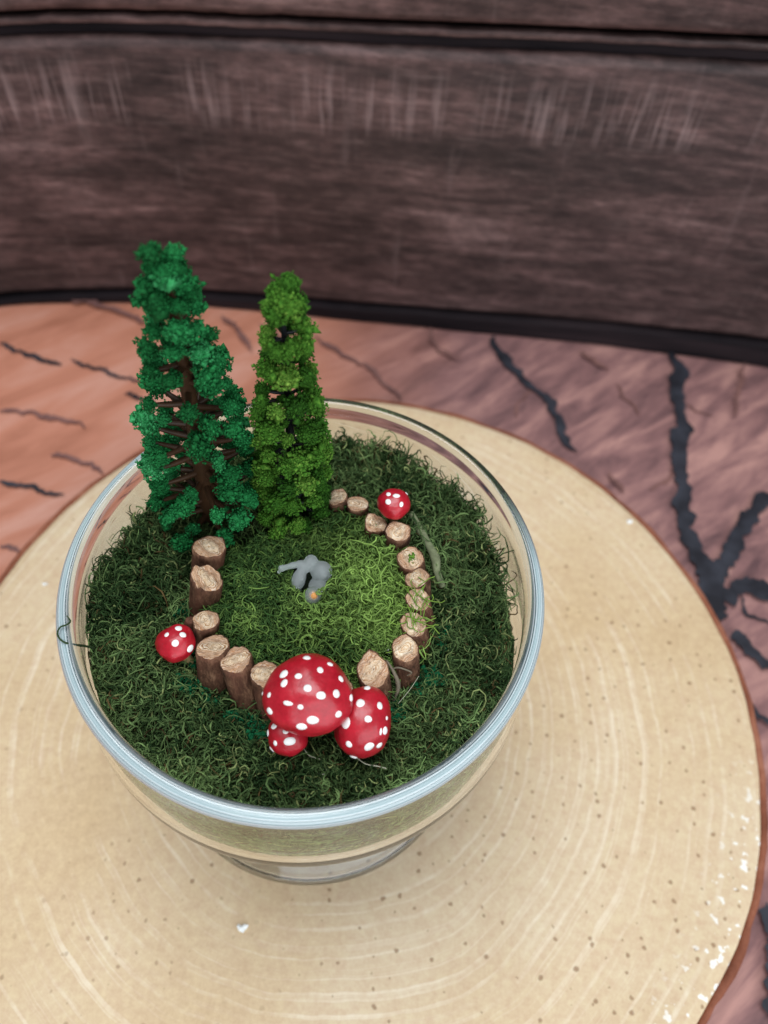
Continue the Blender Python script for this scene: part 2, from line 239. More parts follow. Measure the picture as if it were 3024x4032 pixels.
def mat_rim():
    """fire-polished rim: clear glass with reflected light painted on as fine pale streaks except along the far arc"""
    n = N('glass_rim_painted_sheen', 0., .5); b = n.b.inputs; b['Transmission Weight'].default_value = 1; b['IOR'].default_value = 1.47; n.base((.9, .97, .985, 1))
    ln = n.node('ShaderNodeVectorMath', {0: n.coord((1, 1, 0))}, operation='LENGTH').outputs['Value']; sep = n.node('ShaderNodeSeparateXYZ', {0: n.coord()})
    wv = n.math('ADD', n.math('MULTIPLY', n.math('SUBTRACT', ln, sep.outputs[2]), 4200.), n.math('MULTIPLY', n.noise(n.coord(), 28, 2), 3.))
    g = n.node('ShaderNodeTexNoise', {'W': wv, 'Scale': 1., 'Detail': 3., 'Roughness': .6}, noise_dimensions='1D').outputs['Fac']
    f = n.node('ShaderNodeBsdfPrincipled', {'Base Color': n.ramp(g, [(.34, lin('a3d0da')), (.48, lin('d2eef3')), (.62, lin('fafeff'))]), 'Roughness': .22, 'Specular IOR Level': .8})  # pale streak colours stand in for light reflected by the rim
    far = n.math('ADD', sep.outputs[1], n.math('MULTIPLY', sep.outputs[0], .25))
    mask = n.ramp(n.math('MULTIPLY_ADD', far, 8., .5), [(.66, BW(1)), (.82, BW(0.03))])  # painted reflection fades out along the far arc
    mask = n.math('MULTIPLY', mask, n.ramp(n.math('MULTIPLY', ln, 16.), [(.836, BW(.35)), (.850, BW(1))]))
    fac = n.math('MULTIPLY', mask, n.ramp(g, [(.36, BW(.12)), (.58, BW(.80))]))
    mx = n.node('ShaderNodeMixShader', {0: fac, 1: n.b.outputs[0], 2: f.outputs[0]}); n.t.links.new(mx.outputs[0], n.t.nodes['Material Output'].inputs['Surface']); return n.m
def mat_post_bark():
    n = N('twig_bark', .8, .2); oi = n.node('ShaderNodeObjectInfo').outputs['Random']
    c = n.coord((1, 1, .45)); v = n.node('ShaderNodeVectorMath', {0: c, 1: n.node('ShaderNodeCombineXYZ', {0: oi, 1: oi})}, operation='ADD').outputs[0]
    f = n.noise(v, 620, 6, .7, .4); g = n.noise(v, 190, 4, .6)
    c = n.ramp(f, [(.3, lin('2e1d14')), (.5, lin('5d4030')), (.68, lin('8a6850')), (.8, lin('b3937a'))])
    c = n.mix(n.ramp(g, [(.45, BW(0)), (.7, BW(.7))]), c, lin('6d4436'))
    n.base(c); n.bump(f, .8, .0005); return n.m
def mat_post_cut():
    n = N('twig_cut_end', .62, .35); oi = n.node('ShaderNodeObjectInfo').outputs['Random']
    off = n.node('ShaderNodeCombineXYZ', {2: n.math('MULTIPLY', oi, 3.)})
    base = n.coord(); wv = n.node('ShaderNodeVectorMath', {0: base, 1: off}, operation='ADD').outputs[0]
    wob = n.node('ShaderNodeVectorMath', {0: base, 1: n.node('ShaderNodeVectorMath', {0: n.node('ShaderNodeVectorMath', {0: n.node('ShaderNodeTexNoise', {'Vector': wv, 'Scale': 420., 'Detail': 3.}).outputs['Color'], 1: (.5, .5, .5)}, operation='SUBTRACT').outputs[0], 1: (.0024, .0024, 0)}, operation='MULTIPLY').outputs[0]}, operation='ADD').outputs[0]
    ln = n.node('ShaderNodeVectorMath', {0: n.node('ShaderNodeVectorMath', {0: wob, 1: (1, 2.1, 0)}, operation='MULTIPLY').outputs[0]}, operation='LENGTH').outputs['Value']
    ring = n.node('ShaderNodeTexNoise', {'W': n.math('ADD', n.math('MULTIPLY', ln, 3000.), n.math('MULTIPLY', oi, 40.)), 'Scale': 1., 'Detail': 2.}, noise_dimensions='1D').outputs['Fac']
    pulp = n.noise(wv, 900, 5, .7)
    h = n.math('ADD', n.math('MULTIPLY', ring, .75), n.math('MULTIPLY', pulp, .40))
    c = n.ramp(h, [(.38, lin('946c48')), (.48, lin('cba47c')), (.57, lin('e0c5a2')), (.70, lin('f2e3cd'))])
    c = n.mix(n.math('MULTIPLY', oi, .22), c, lin('c99a74'))
    c = n.mix(n.ramp(n.math('MULTIPLY', ln, 260.), [(.60, BW(0)), (.95, BW(.45))]), c, lin('a9673f'))
    crk = n.ramp(n.noise(n.node('ShaderNodeVectorMath', {0: wv, 1: (1, 2.6, 1)}, operation='MULTIPLY').outputs[0], 520, 3, .6, .6), [(.40, BW(1)), (.46, BW(0))])
    c = n.mix(n.math('MULTIPLY', crk, .38), c, lin('6e482f'))
    n.base(c); n.bump(n.math('SUBTRACT', h, n.math('MULTIPLY', crk, .3)), .7, .0007); return n.m
def mat_tint(name, rough, spec, var=None, trans=0., sheen=0):
    n = N(name, rough, spec); a = n.node('ShaderNodeVertexColor', layer_name='tint').outputs[0]
    if var: a = n.mix(.6, a, n.ramp(n.noise(n.coord(), var, 3), [(.3, BW(.25)), (.7, BW(.78))]), 'OVERLAY')
    n.base(a)
    if trans:
        tr = n.node('ShaderNodeBsdfTranslucent', {'Color': a}); mx = n.node('ShaderNodeMixShader', {0: trans, 1: n.b.outputs[0], 2: tr.outputs[0]})
        n.t.links.new(mx.outputs[0], n.t.nodes['Material Output'].inputs['Surface'])
    return n.m
def mat_foam(name, stops):
    n = N(name, .8, .15); oi = n.node('ShaderNodeObjectInfo').outputs['Random']
    f = n.noise(n.coord(), 1500, 4, .7); g = n.math('ADD', n.math('MULTIPLY', f, .75), n.math('MULTIPLY', oi, .25))
    n.base(n.ramp(g, stops)); return n.m
def mat_plain(name, hexa, rough=.5, spec=.5, var=0, amt=.25):
    n = N(name, rough, spec); c = lin(hexa)
    if var:
        d = tuple(x * (1 - amt) for x in c[:3]) + (1,); e = tuple(min(1, x * (1 + amt)) for x in c[:3]) + (1,)
        f = n.noise(n.coord(), var, 5, .65); n.base(n.ramp(f, [(.3, d), (.7, e)])); n.bump(f, .2, .0003)
    else: n.base(c)
    return n.m
def mat_cap():
    n = N('red_cap_paint', .34, .6); f = n.noise(n.coord(), 240, 4, .6); g = n.noise(n.coord(), 1400, 3, .6)
    n.base(n.mix(.25, n.ramp(f, [(.3, lin('9e0b1d')), (.7, lin('c4182c'))]), n.ramp(g, [(.35, lin('7d0815')), (.7, lin('c42036'))])))
    n.put(n.b.inputs['Roughness'], n.ramp(f, [(.3, BW(.28)), (.7, BW(.42))])); n.bump(n.math('ADD', f, n.math('MULTIPLY', g, .25)), .2, .0008); return n.m
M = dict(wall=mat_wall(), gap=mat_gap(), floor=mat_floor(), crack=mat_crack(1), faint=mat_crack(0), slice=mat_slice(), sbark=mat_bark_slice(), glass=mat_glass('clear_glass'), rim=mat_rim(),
         pbark=mat_post_bark(), pcut=mat_post_cut(), fibre=mat_tint('moss_fibre', .75, .2, None, .18), soil=mat_plain('moss_underlay', '1d2a14', .9, .1, 300, .5),
         foamA=mat_foam('emerald_foam', [(.25, lin('083214')), (.42, lin('145a2b')), (.58, lin('237e43')), (.78, lin('56ae74'))]),
         foamB=mat_foam('leaf_green_foam', [(.25, lin('17330c')), (.42, lin('2c5817')), (.58, lin('487824')), (.78, lin('8fae4c'))]),
         foamC=mat_foam('dark_flock', [(.25, lin('062a1a')), (.5, lin('0d5030')), (.75, lin('1f7a4a'))]),
         brown=mat_plain('brown_plastic', '3d2817', .5, .35, 400, .3), black=mat_plain('black_wire', '14161a', .45, .4, 500, .3),
         cap=mat_cap(), white=mat_plain('white_dot_paint', 'f1f1ee', .42, .4, 900, .05), stem=mat_plain('pale_wood_stem', 'a58f63', .7, .2, 500, .25),
         resin=mat_glass('frosted_resin', (.80, .86, .86, 1), .36, .80, 1.25), bead=mat_plain('orange_bead', 'cf8f4c', .6), twig=mat_plain('lichen_twig', '71775a', .85, .15, 500, .35),
         straw=mat_plain('dry_grass', '6f6555', .6, .3, 700, .3), thread=mat_plain('pale_thread', 'b9b9a2', .5, .3), flake=mat_plain('white_chip', 'eef0ee', .6, .2), glue=mat_glass('glue', (.9, .93, .95, 1), .2))

# ------------------------------------------------------------------ setting: floor sheet, back wall of planks
def grid_sheet(name, x0, x1, y0, y1, z, nx=40, ny=40):
    X, Y = np.meshgrid(np.linspace(x0, x1, nx), np.linspace(y0, y1, ny)); V = np.stack([X, Y, np.full_like(X, z)], -1).reshape(-1, 3)
    i = np.arange(ny - 1)[:, None] * nx + np.arange(nx - 1)[None]; F = np.stack([i, i + 1, i + nx + 1, i + nx], -1).reshape(-1, 4)
    return mesh_np(name, V, F)
floor = add('floor', grid_sheet('floor', -.6, .6, -.5, .30, FLOOR), M['floor']); tag(floor, 'reddish brown cracked log print sheet under the wood slice', 'floor', kind='structure')
for ci, (pts, wd, k) in enumerate(CRACKS):
    P = np.array(pts, float)
    for lev in range(4):
        mid = (P[1:] + P[:-1]) / 2; e = P[1:] - P[:-1]; mid = mid + np.c_[-e[:, 1], e[:, 0]] * (rng.normal(size=(len(e), 1)) * (.06, .09, .13, .12)[lev]); Q = np.empty((len(P) + len(mid), 2)); Q[0::2] = P; Q[1::2] = mid; P = Q
    n = len(P); P0 = P; wd = wd * .8; P = P + .0 * wd * np.c_[vnoise(P[:, 0] + ci, P[:, 1], 120), vnoise(P[:, 0], P[:, 1] + ci, 120)] + .0 * rng.normal(size=(n, 2)) * (wd > .003); T = np.gradient(np.stack([np.convolve(np.pad(P0[:, q], 4, mode='reflect', reflect_type='odd'), np.ones(9) / 9, 'valid') for q in (0, 1)], 1), axis=0); T /= np.linalg.norm(T, axis=1, keepdims=True); Nn = np.c_[-T[:, 1], T[:, 0]]
    env = np.clip(np.minimum(np.linspace(0, 1, n), np.linspace(1, 0, n)) * 7 + (.5 if wd > .005 else .2), 0, 1)
    sm = lambda: np.convolve(np.pad(rng.normal(size=n), 2, mode='edge'), [.2, .2, .2, .2, .2], 'valid')
    wl = wd * .5 * env * np.clip(1 + .65 * sm(), .4, 1.6); wr = wd * .5 * env * np.clip(1 + .65 * sm(), .4, 1.6)
    V = np.r_[np.c_[P + Nn * wl[:, None], np.full(n, FLOOR + .0004 + ci * .00009)], np.c_[P - Nn * wr[:, None], np.full(n, FLOOR + .0004 + ci * .00009)]]
    i = np.arange(n - 1); add('crack', mesh_np('crack', V, np.stack([i, i + n, i + n + 1, i + 1], -1)), M['crack' if k else 'faint'], floor)

WALLX = np.array([-.42, -.30, -.24, -.19, -.1456, -.0981, -.0487, 0, .0974, .1458, .208, .30, .45])
WALLY = np.array([.105, .162, .190, .2104, .2195, .2245, .2250, .2245, .2240, .2225, .2185, .211, .198])
def wally(x):
    xs = np.linspace(-.42, .45, 200); c = smooth_curve(np.c_[WALLX, WALLY, np.zeros(len(WALLX))], 8); return np.interp(x, c[:, 0], c[:, 1])
def plank(name, z0, z1, off, thick, mat, parent, round_=.0022, slope=.05, slope0=None):
    """a long board bent along the wall; z0/z1 are heights over the floor at x=0"""
    xs = np.linspace(-.42, .45, 120); y = wally(xs); ty = np.gradient(y, xs); nrm = np.c_[ty, -np.ones_like(ty)]; nrm /= np.linalg.norm(nrm, axis=1, keepdims=True)   # towards the camera
    prof = [(0, 0, -thick)] + [(0, round_ * (1 - math.cos(a)), -round_ * (1 - math.sin(a))) for a in np.linspace(0, math.pi / 2, 5)]
    V = []
    s0 = slope if slope0 is None else slope0
    for i, x in enumerate(xs):
        za, zb = FLOOR + z0 + s0 * x, FLOOR + z1 + slope * x
        wv = .0006 * nz(x * 30, z0 * 50) + .0004 * nz(x * 140, z0 * 70)
        pr = [(za + b + wv, d) for _, b, d in prof] + [(zb - b + wv, d) for _, b, d in reversed(prof)]
        V += [(x + nrm[i, 0] * (off + d), y[i] + nrm[i, 1] * (off + d), z) for z, d in pr]
    V = np.array(V); k = len(prof) * 2; i = np.arange(len(xs) - 1)[:, None] * k; j = np.arange(k)[None]; j2 = (j + 1) % k
    return add(name, mesh_np(name, V, np.stack([i + j, i + j2, i + k + j2, i + k + j], -1).reshape(-1, 4)), mat, parent)
wall = plank('wall', -.002, .262, -.012, .004, M['gap'], None, .001, 0.02, 0); tag(wall, 'dark brown weathered plank wall behind the wood slice', 'wall', kind='structure')
plank('skirting_board', .0006, .0088, .0035, .010, M['gap'], wall, .0008, .027, 0)
plank('plank', .0092, .1330, 0, .010, M['wall'], wall, .0035, .05, .026)
plank('batten', .1335, .1372, -.004, .008, M['gap'], wall, .0006)
plank('worn_batten', .1376, .1402, -.002, .008, M['wall'], wall, .0008)
plank('plank', .1425, .2600, 0, .010, M['wall'], wall, .0035)

# ------------------------------------------------------------------ wood slice
SC = (.01197, .01235); SR = .13975
def slice_r(a): return SR + .0012 * math.sin(2 * a + .6) + .0009 * math.sin(3 * a + 2) + .0016 * nz(math.cos(a) * 2.3, math.sin(a) * 2.3, 4) + .0005 * nz(math.cos(a) * 14, math.sin(a) * 14, 2)
sl = thing('wood_slice', 'round pale sanded wood slice with thin reddish bark, carrying the footed glass bowl', 'wood slice', (SC[0], SC[1], FLOOR + .0006))
seg = 240; angs = np.arange(seg) * 2 * np.pi / seg; rr = np.array([slice_r(a) for a in angs]); top = -H - (FLOOR + .0006)
def ring_mesh(rows, cap_first=False, cap_last=False):
    V = []; 
    for row, z in rows: V += [(r * math.cos(a), r * math.sin(a), zz) for r, a, zz in zip(row, angs, np.broadcast_to(z, seg))]
    F = []
    for i in range(len(rows) - 1):
        for s in range(seg): F.append((i * seg + s, i * seg + (s + 1) % seg, (i + 1) * seg + (s + 1) % seg, (i + 1) * seg + s))
    if cap_last: F.append(tuple(range((len(rows) - 1) * seg, len(rows) * seg)))
    if cap_first: F.append(tuple(reversed(range(seg))))
    me = bpy.data.meshes.new('ring'); me.from_pydata(V, [], F); me.polygons.foreach_set('use_smooth', [True] * len(F)); me.update()
    bm = bmesh.new(); bm.from_mesh(me); bmesh.ops.recalc_face_normals(bm, faces=bm.faces); bm.to_mesh(me); bm.free(); return me
cf = ring_mesh([(rr - .0002, .0002), (rr - .0002, top - .0012), (rr - .0005, top - .0004), (rr - .0013, top), (rr - .006, top)] + [(rr * k, top) for k in (.85, .6, .3, .05)], True, True)
add('cut_face', cf, M['slice'], sl)
bt = np.array([.0021 + .0009 * nz(math.cos(a) * 9, math.sin(a) * 9, 9) + .0004 * nz(math.cos(a) * 40, math.sin(a) * 40, 3) for a in angs])
add('bark', ring_mesh([(rr, .0001), (rr + bt * 1.7, .0001), (rr + bt * 1.8, top * .4), (rr + bt * 1.3, top * .8), (rr + bt, top - .0012), (rr + bt * .5, top - .0007), (rr, top - .0010), (rr, .0001)]), M['sbark'], sl)

# ------------------------------------------------------------------ glass bowl on a foot
bowl = thing('glass_bowl', 'clear footed glass bowl with thick rim holding the miniature moss garden', 'glass bowl', (0, 0, -H + .0003))
OUT = [(.0530, .0003), (.0541, 0.0), (.0549, -.0009), (.0552, -.0022), (.0549, -.0036), (.0542, -.0052), (.0541, -.0080), (.0548, -.014), (.0559, -.0215), (.0566, -.0275), (.0565, -.0320), (.0552, -.0370), (.0520, -.0425), (.0460, -.0490), (.037, -.0560), (.026, -.0615), (.0150, -.0646), (.0118, -.0650), (0.00001, -.0650)]
INN = [(0.00001, -.0618), (.013, -.0612), (.0245, -.0585), (.035, -.0535), (.0440, -.0465), (.0497, -.0403), (.0527, -.0352), (.0538, -.0310), (.0539, -.0272), (.0532, -.0213), (.0521, -.014), (.0514, -.0080), (.0513, -.0050), (.0513, -.0026), (.0516, -.0008), (.0522, .0001), (.0530, .0003)]
zb = lambda L: [(r, z + H - .0003) for r, z in L]
pr = np.r_[smooth_curve(np.c_[np.array(zb(OUT)), np.zeros(len(OUT))], 6)[:, :2], smooth_curve(np.c_[np.array(zb(INN)), np.zeros(len(INN))], 6)[1:, :2]]; pr[:, 0] = np.maximum(pr[:, 0], 1e-6)
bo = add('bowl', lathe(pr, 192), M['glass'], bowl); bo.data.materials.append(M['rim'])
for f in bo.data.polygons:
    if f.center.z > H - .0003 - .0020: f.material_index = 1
FT = [(.00001, -.0652), (.0112, -.0652), (.0113, -.068), (.0110, -.072), (.0122, -.077), (.0182, -.083), (.0305, -.0895), (.0420, -.0960), (.0476, -.1008), (.0491, -.1030), (.0487, -.1043), (.0480, -.1046), (.0472, -.1040), (.0460, -.1017), (.0408, -.0974), (.0297, -.0912), (.0172, -.0850), (.0106, -.0785), (.0090, -.072), (.0090, -.0685), (.0060, -.0672), (.00001, -.0670)]
pf = smooth_curve(np.c_[np.array(zb(FT)), np.zeros(len(FT))], 6)[:, :2]; pf[:, 0] = np.maximum(pf[:, 0], 1e-6); pf[:, 1] = np.maximum(pf[:, 1], .0001)
add('foot', lathe(pf, 160), M['glass'], bowl)
IN_Z = np.array([z for r, z in INN]); IN_R = np.array([r for r, z in INN])
def inner_r(z): return np.interp(z, IN_Z[:-2], IN_R[:-2])

# ------------------------------------------------------------------ moss
ring = np.array([(q[1][0], q[1][1]) for q in POSTS]); order = np.r_[0:len(ring)]          # left run, front, right run; closes behind the trees
def inside_dist(x, y):
    """signed distance to the ring of posts (negative inside)"""
    x = np.asarray(x, float); y = np.asarray(y, float); d = np.full(x.shape, 1e9); ins = np.zeros(x.shape, bool); n = len(ring)
    for i in range(n):
        a, b = ring[i], ring[(i + 1) % n]; e = b - a; t = np.clip(((x - a[0]) * e[0] + (y - a[1]) * e[1]) / (e @ e), 0, 1)
        d = np.minimum(d, np.hypot(x - a[0] - t * e[0], y - a[1] - t * e[1]))
        c = ((a[1] > y) != (b[1] > y)) & (x < (b[0] - a[0]) * (y - a[1]) / (b[1] - a[1] + 1e-12) + a[0]); ins ^= c
    return np.where(ins, -d, d)
def outer_z(x, y):
    d = inside_dist(x, y); r = np.hypot(x, y)
    z = -.0120 + .0018 * vnoise(x, y, 75) + .0013 * vnoise(x, y, 190)
    z = z - .0045 * np.exp(-np.clip(d, 0, 1) ** 2 / .0040 ** 2) * (np.asarray(y) < .012)
    z = z + .0018 * np.exp(-((x - .031) ** 2 + (y - .020) ** 2) / .010 ** 2) - .0015 * np.clip((r - .044) / .007, 0, 1)
    return z
def inner_z(x, y): return -.0080 + .0012 * np.exp(-(np.asarray(x) ** 2 + np.asarray(y) ** 2) / .014 ** 2) + .0007 * vnoise(x, y, 120) + .0006 * vnoise(x, y, 300)
def redge(x, y):
    th = np.degrees(np.arctan2(y, x)) % 360
    return np.interp(th, [0, 15, 45, 70, 110, 150, 175, 195, 230, 270, 345, 360], [.0466, .0464, .0482, .0482, .0470, .0466, .0500, .0508, .0508, .0506, .0478, .0466]) + .0009 * vnoise(x, y, 190)
def base_mesh(fn, inside):
    n = 90; g = np.linspace(-.054, .054, n); X, Y = np.meshgrid(g, g); Z = fn(X, Y) - .0016; lim = np.minimum(inner_r(Z) - .0012, redge(X, Y) if not inside else 9); r = np.hypot(X, Y); D = inside_dist(X, Y)
    over = r > lim; k = np.where(over, lim / np.maximum(r, 1e-9), 1); X2, Y2 = X * k, Y * k; V = np.stack([X2, Y2, Z], -1).reshape(-1, 3)
    i = np.arange(n - 1)[:, None] * n + np.arange(n - 1)[None]; F = np.stack([i, i + 1, i + n + 1, i + n], -1).reshape(-1, 4)
    keep = (r.ravel()[F].min(1) < .0535) if not inside else (D.ravel()[F].max(1) < .001)
    return V, F[keep]
def strands(n, fn, region, length, rad, colfn, lift=.0016, k=8, curl=1.0, avoid=False):
    XY = []
    while sum(map(len, XY)) < n:
        q = rng.uniform(-.053, .053, (n, 2)); XY.append(q[region(q[:, 0], q[:, 1])])
    q = np.concatenate(XY)[:n]; z0 = fn(q[:, 0], q[:, 1]); depth = rng.uniform(-.9, 1, n)
    P = np.zeros((n, k, 3)); P[:, 0] = np.c_[q, z0 + depth * .0009]
    az = 7 * vnoise(q[:, 0], q[:, 1], 130) + rng.normal(0, .8, n); el = rng.normal(.3, .5, n); L = length * rng.lognormal(0, .3, n) / (k - 1)
    turn = rng.normal(0, .75, n) * curl; pit = rng.normal(0, .22, n)
    for i in range(1, k):
        az = az + turn + rng.normal(0, .22, n); el = np.clip(el + pit + rng.normal(0, .2, n), -1.1, 1.2)
        s = P[:, i - 1] + (L * np.stack([np.cos(az) * np.cos(el), np.sin(az) * np.cos(el), np.sin(el)])).T
        zs = fn(s[:, 0], s[:, 1]); hgt = s[:, 2] - zs
        el = np.where(hgt > lift, el - .5, np.where(hgt < -.0008, el + .45, el))
        s[:, 2] = np.where(hgt > lift * 1.8, zs + lift * 1.8, s[:, 2])
        rr_ = np.hypot(s[:, 0], s[:, 1]); lim = inner_r(s[:, 2]) - .0007; kk = np.minimum(1, lim / rr_); s[:, 0] *= kk; s[:, 1] *= kk
        P[:, i] = s
    if avoid:                              # keep the figurine's spot open
        ok = (np.hypot((P[:, :, 0] - FIGC[0]) * .95, (P[:, :, 1] - FIGC[1]) * .75).min(1) > .0040) | (rng.random(n) < .012); P = P[ok]; depth = depth[ok]; n = len(P)
    taper = np.array([.55] + [1] * (k - 3) + [.75, .3]); Rr = rad * rng.lognormal(0, .26, (n, 1)) * taper[None]
    V, F = tubes(P, Rr, 3); c = colfn(P[:, 0, 0], P[:, 0, 1], depth)
    return V, F, np.repeat(c, k * 3, axis=0)
def build(name, pieces, mat):
    V = []; F = []; C = []; o = 0
    for v, f, c in pieces: V.append(v); F.append(f + o); C.append(c); o += len(v)
    return mesh_np(name, np.concatenate(V), np.concatenate(F), np.concatenate(C))
L3 = lambda h: np.array(lin(h)[:3])
def mixcol(a, b, t): return a + (b - a) * t[:, None]
def col_outer(x, y, dep):
    n = len(x); t = np.clip(.42 + .30 * vnoise(x, y, 150) + .28 * rng.normal(size=n), 0, 1)
    c = mixcol(L3('2a4320'), L3('7c985c'), t); f = rng.random(n) < .05; c[f] = L3('98a568') * rng.uniform(.7, 1.1, (f.sum(), 1)); f = rng.random(n) < .035; c[f] = L3('5c4a2c') * rng.uniform(.6, 1.3, (f.sum(), 1)); return c * rng.uniform(.75, 1.2, (n, 1))
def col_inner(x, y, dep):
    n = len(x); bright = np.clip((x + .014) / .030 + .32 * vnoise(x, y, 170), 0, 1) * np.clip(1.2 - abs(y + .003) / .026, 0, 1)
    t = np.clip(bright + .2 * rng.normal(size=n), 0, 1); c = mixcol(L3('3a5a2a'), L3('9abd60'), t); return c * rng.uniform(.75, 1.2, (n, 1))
DARK = L3('141d0d')
def under(fn, inside):
    V, F = base_mesh(fn, inside); return V, F, np.tile(DARK, (len(V), 1))
reg_out = lambda x, y: (np.hypot(x, y) < redge(x, y)) & (inside_dist(x, y) > -.0005)
FIGC = np.array(FIG['ball'][:2]) * .3 + np.array(FIG['head'][:2]) * .7
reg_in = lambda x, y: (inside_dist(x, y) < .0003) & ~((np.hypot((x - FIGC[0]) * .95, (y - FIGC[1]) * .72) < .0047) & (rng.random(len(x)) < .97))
# side skirt under the outer moss, seen through the glass
zs = np.linspace(-.0145, -.040, 12); rs = inner_r(zs) - .0013 - .0006 * np.linspace(0, 1, 12); a = np.arange(120) * 2 * np.pi / 120
rs = np.minimum(rs[:, None], redge(np.cos(a), np.sin(a))[None] + .0009 * np.arange(12)[:, None]) - .0008 * np.abs(vnoise(np.cos(a) * .05 + zs[:, None], np.sin(a) * .05, 200)); SV = np.stack([rs * np.cos(a), rs * np.sin(a), np.broadcast_to(zs[:, None], rs.shape)], -1).reshape(-1, 3)
i = np.arange(11)[:, None] * 120; s = np.arange(120)[None]; SF = np.stack([i + s, i + (s + 1) % 120, i + 120 + (s + 1) % 120, i + 120 + s], -1).reshape(-1, 4)
SV = np.r_[SV, [[0, 0, -.044]]]
def side_strands(n):
    th = rng.uniform(0, 2 * np.pi, n); z = rng.uniform(-.036, -.013, n); k = 6; P = np.zeros((n, k, 3)); dth = rng.normal(0, .03, n); dz = rng.normal(0, .0008, n)
    for j in range(k):
        rr_ = np.minimum(inner_r(z) - .0008, redge(np.cos(th), np.sin(th)) + (-.0145 - z) * .45 + .0004) - rng.uniform(0, .0005, n); P[:, j] = np.c_[rr_ * np.cos(th), rr_ * np.sin(th), z]; th = th + dth + rng.normal(0, .015, n); z = np.clip(z + dz + rng.normal(0, .0006, n), -.038, -.012)
    V, F = tubes(P, np.full((n, k), .00016), 3); return V, F, np.repeat(col_outer(P[:, 0, 0], P[:, 0, 1], z) * 1.5, k * 3, axis=0)
cen = len(SV) - 1
moss_o = build('outer', [under(outer_z, False), (SV, np.r_[SF, np.stack([11 * 120 + np.arange(120), 11 * 120 + (np.arange(120) + 1) % 120, np.full(120, cen), np.full(120, cen)], -1)[:, [0, 1, 2, 2]][:0]], np.tile(DARK * 1.4, (len(SV), 1))), side_strands(6500),
    strands(20000, outer_z, reg_out, .0052, .00018, col_outer, .0015, 8), strands(5500, outer_z, reg_out, .0078, .00017, col_outer, .0034, 9, 1.3), strands(1100, outer_z, lambda x, y: reg_out(x, y) & (np.hypot(x, y) > .043) & (y > -.01), .0080, .00016, col_outer, .0050, 10, .9)], None)
tag(add('outer_moss', moss_o, M['fibre']), 'dark green curly moss filling the bowl outside the ring of log posts', 'moss', kind='stuff')
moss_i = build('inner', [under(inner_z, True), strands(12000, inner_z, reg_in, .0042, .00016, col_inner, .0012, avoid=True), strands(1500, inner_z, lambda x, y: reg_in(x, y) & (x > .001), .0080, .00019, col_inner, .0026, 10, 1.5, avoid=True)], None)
tag(add('inner_moss', moss_i, M['fibre']), 'bright yellow green moss lawn inside the ring of log posts', 'moss', kind='stuff')

# emerald flock crumbs round the outer foot of the posts
OCT = np.array([(1, 0, 0), (-1, 0, 0), (0, 1, 0), (0, -1, 0), (0, 0, 1), (0, 0, -1)], float); OCF = np.array([(0, 2, 4), (2, 1, 4), (1, 3, 4), (3, 0, 4), (2, 0, 5), (1, 2, 5), (3, 1, 5), (0, 3, 5)])
def crumbs(C, size):
    n = len(C); V = OCT[None] * (size * rng.lognormal(0, .5, (n, 1, 1))) * rng.uniform(.5, 1.4, (n, 6, 1)); A = rng.normal(size=(n, 3, 3)); Q = np.linalg.qr(A)[0]; V = V @ Q + C[:, None]
    return V.reshape(-1, 3), (OCF[None] + np.arange(n)[:, None, None] * 6).reshape(-1, 3)
fl_c = []
for q in POSTS:
    if q[0] in ('L3', 'L4', 'L5', 'L6', 'F1', 'R1', 'R2', 'R3', 'L2'):
        B = np.array(q[2]); rad = np.hypot(B[0], B[1]); o = B[:2] / rad
        for c in range(8 if q[0] in ('L4', 'L5', 'L6') else 5):
            cc = B[:2] + o * rng.uniform(.003, .0055) + np.array([-o[1], o[0]]) * rng.normal(0, .003); zc = outer_z(cc[:1], cc[1:])[0] + .0013
            d = rng.normal(size=(110, 3)); d /= np.linalg.norm(d, axis=1, keepdims=True); d *= rng.uniform(.6, 1, (110, 1)); fl_c.append(np.array([cc[0], cc[1], zc]) + d * [.0021, .0021, .0015])
V, F = crumbs(np.concatenate(fl_c), .00023)
tag(add('turf', mesh_np('turf', V, F, smooth=False), M['foamC']), 'dark emerald flock crumbs packed round the feet of the front posts', 'flock', kind='stuff')

# ------------------------------------------------------------------ log posts
POST_LABELS = {
 'L1': 'pale topped log post beside the emerald tree, farthest back of the left run', 'L2': 'log post with a broken slanting top, second from the emerald tree in the left run',
 'L3': 'short log post with a small stub on its side, behind the lone left mushroom', 'L4': 'log post with an oval top touching the lone left mushroom',
 'L5': 'long leaning log post between the left mushroom post and the cracked post', 'L6': 'log post with a cracked fibrous top half behind the big mushroom',
 'F1': 'log post almost hidden behind the right edge of the big mushroom', 'R1': 'thick log post with a rough slanting top above the right mushroom of the cluster',
 'R2': 'tall round topped log post right of the thick slanting one', 'R3': 'log post with moss threads lying over its top, third up the right run',
 'R4': 'small log post draped with moss, fourth up the right run', 'R5': 'small rough log post beside the lower end of the grey twig',
 'R6': 'log post with a bright green moss crumb on its top, by the grey twig', 'R7': 'round topped log post just in front of the back mushroom',
 'R8': 'splintered low log post left of the back mushroom', 'R9': 'low orange log post between the splintered post and the leaf green tree', 'R10': 'small tilted log post at the foot of the leaf green tree'}
